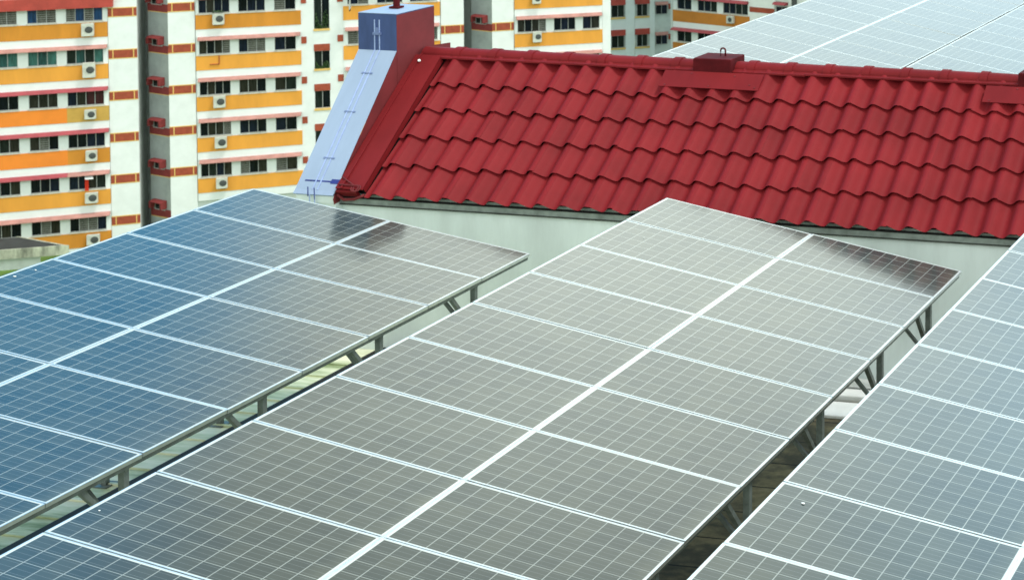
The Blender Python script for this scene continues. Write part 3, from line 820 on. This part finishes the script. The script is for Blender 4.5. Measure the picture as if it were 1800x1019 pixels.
# ------------------------------------------------------------------ air conditioners
def aircon(F, a, z, w_, h_, label, fan=.62):
    root = thing('air_conditioner', label, 'air conditioner', F.p(a, -.1, z), 'air conditioner units hung under the windows')
    mb = MB(); F.box(mb, a, a+w_, -.46, -.14, z, z+h_); mb.build('casing', M['ac'], root, bevel=.02)
    mb = MB(); r_ = min(w_, h_)*.33; ca = a+w_*fan
    c = F.p(ca, -.47, z+h_*.52); n_ = 18
    ring = [c + F.d*(r_*math.cos(t)) + Vector((0, 0, r_*math.sin(t))) for t in [2*math.pi*i/n_ for i in range(n_)]]
    mb.add(ring + [c+F.n*.02], [[i, (i+1) % n_, n_] for i in range(n_)]); mb.build('fan_grille', M['acdark'], root)
    mb = MB()
    for q in (.12, w_-.16): F.box(mb, a+q, a+q+.04, -.44, -.051, z-.05, z-.005)
    mb.build('bracket', M['steel'], root)
for a, z, w_, h_, lab in (
    (-1.42, Z1+.13, .68, .84, 'air conditioner under the blue shaded windows of the top visible storey, far left'),
    (-1.40, Z1-ST+.18, .70, 1.0, 'largest air conditioner, under the teal curtained windows'),
    (-1.34, Z1-2*ST+.22, .62, .62, 'air conditioner below the window with reddish panes'),
    (-1.32, Z1-3*ST+.22, .62, .70, 'air conditioner on the strip that turns from orange to amber, below the all black windows'),
    (-1.40, Z1-4*ST+.20, .70, .70, 'air conditioner right under the red cloth and white flap'),
    (-1.36, Z1-5*ST+.20, .72, .68, 'lowest air conditioner on the far left, just over the solar panel edge')):
    aircon(F1, a, z, w_, h_, lab)
for a, z, w_, h_, lab in (
    (6.0, ZB+.32, .68, .78, 'air conditioner with a plant tray above it, highest in the second bay'),
    (5.98, ZB-2*ST+.24, .70, .80, 'air conditioner in the second bay, first one below the empty yellow band'),
    (6.02, ZB-3*ST+.26, .70, .76, 'second lowest air conditioner of the second bay'),
    (6.06, ZB-4*ST+.28, .66, .72, 'lowest air conditioner of the second bay, above the solar row corner'),
    (26.12, ZD-ST*1+.36, .60, .78, 'air conditioner on the last yellow band above the red ridge'),
    (26.10, ZD+.40, .60, .70, 'air conditioner cut by the top edge, right of the blue block')):
    aircon(F1, a, z, w_, h_, lab)
aircon(F2, -6.80, Z2+.35, .64, .62, 'small grey air conditioner on the dark orange band of the far wing', .4)
mb = MB(); rr = random.Random(3)
for _ in range(120):
    c = F1.p(rr.uniform(5.95, 6.7), rr.uniform(-.5, -.2), ZB+1.13+.16*rr.random()); u = Vector((rr.uniform(-1, 1), rr.uniform(-1, 1), rr.uniform(-1, 1))).normalized()*.05
    v = u.cross(Vector((.2, .3, 1))).normalized()*.03; mb.add([c-u, c+v, c+u, c-v], [[0, 1, 2, 3]])
tag(mb.build('potted_plant', M['leaf']), 'small plants on top of an air conditioner of the second bay', 'plant')
# ledge left on the empty band
mb = MB(); F1.box(mb, 5.78, 6.35, -.13, -.052, ZB-ST+.37, ZB-ST+.41); F1.box(mb, 6.31, 6.35, -.12, -.053, ZB-ST+.42, ZB-ST+.98)
mb.build('old_bracket', M['brick'], main)
# cloth and flap at the fifth storey window
zq = Z1-4*ST
mb = MB(); nn = 8
for i in range(nn):
    x0_, x1_ = -1.42+.21*i/nn, -1.42+.21*(i+1)/nn
    t0_, t1_ = -.22-.03*math.sin(i*1.9), -.22-.03*math.sin((i+1)*1.9)
    mb.add([F1.p(x0_, t0_, zq+1.03), F1.p(x1_, t1_, zq+1.03), F1.p(x1_, t1_, zq+1.85), F1.p(x0_, t0_, zq+1.85)], [[0, 1, 2, 3]])
    mb.add([F1.p(x0_, t0_+.01, zq+1.03), F1.p(x1_, t1_+.01, zq+1.03), F1.p(x1_, t1_+.01, zq+1.85), F1.p(x0_, t0_+.01, zq+1.85)], [[3, 2, 1, 0]])
tag(mb.build('hanging_cloth', M['redcloth']), 'bright red cloth hanging at a window above an air conditioner', 'cloth')
mb = MB(); mb.obox(F1.p(-1.45, -.10, zq+1.98), F1.d*.46, F1.n*.35 + Vector((0, 0, -.14)) + F1.d*.08, (0, 0, .02)); 
mb.build('window_flap', M['white'], main)
# laundry beside the blue block
mb = MB(); rr = random.Random(5)
mb.beam(F1.p(14.3, -.1, -19.66+1.9), F1.p(14.3, -2.2, -19.66+1.95), .03, .03); 
lr = thing('laundry_pole', 'bamboo pole with pale laundry just left of the blue block top', 'laundry', F1.p(14.3, -.1, -19.66+1.9))
mb.build('pole', M['sill'], lr)
for i, (m_, t_, h_, w2) in enumerate((('cloth', -.4, .95, .5), ('glass_green', -.95, 1.1, .45), ('cloth', -1.45, .9, .5))):
    mb = MB(); n_ = 6
    for j in range(n_):
        q0, q1 = t_-w2*j/n_, t_-w2*(j+1)/n_
        o0, o1 = .05*math.sin(j*2.1), .05*math.sin((j+1)*2.1)
        mb.add([F1.p(14.3+o0, q0, -19.66+1.9-h_), F1.p(14.3+o1, q1, -19.66+1.9-h_), F1.p(14.3, q1, -19.66+1.9), F1.p(14.3, q0, -19.66+1.9)], [[0, 1, 2, 3]])
    mb.build('garment', M[m_], lr)

# ------------------------------------------------------------------ low shelter in front of the flats
sh = thing('walkway_shelter', 'low flat shelter with black roof and stained cream edge, bottom left of the flats', 'shelter', (-88, 84, GZ))
k_ = 30.3/29.0
A_ = Vector((-79.45*k_, 80.57*k_, 0)); dS = Vector((-.88, -.475, 0)).normalized(); dT = Vector((-.975, .22, 0)).normalized()
q = [A_, A_+dS*14, A_+dS*14+dT*4.0, A_+dT*4.0]
mb = MB(); mb.prism([tuple(v[:2]) for v in q], -30.40, -30.22); mb.build('roof', M['felt'], sh)
mb = MB()
o_ = [A_-dS*.2-dT*.2, A_+dS*14.2-dT*.2]
mb.obox(tuple(o_[0]) [:2]+(-30.75,), dS*14.4, dT*.18, (0, 0, .56)); mb.obox(tuple((A_-dS*.2)[:2])+(-30.75,), dS*.18, dT*4.3, (0, 0, .54))
mb.build('roof_edge', M['cream'], sh)
mb = MB(); mb.obox(tuple((A_+dS*.8+dT*.6)[:2])+(-31.55,), dS*12, dT*.25, (0, 0, .8)); mb.build('beam', M['white_old'], sh)
for u in (1.2, 4.6, 8.0, 11.4):
    mb = MB(); mb.obox(tuple((A_+dS*u+dT*.9)[:2])+(GZ,), dS*.4, dT*.4, (0, 0, 3.6)); mb.build('column', M['white_old'], sh)
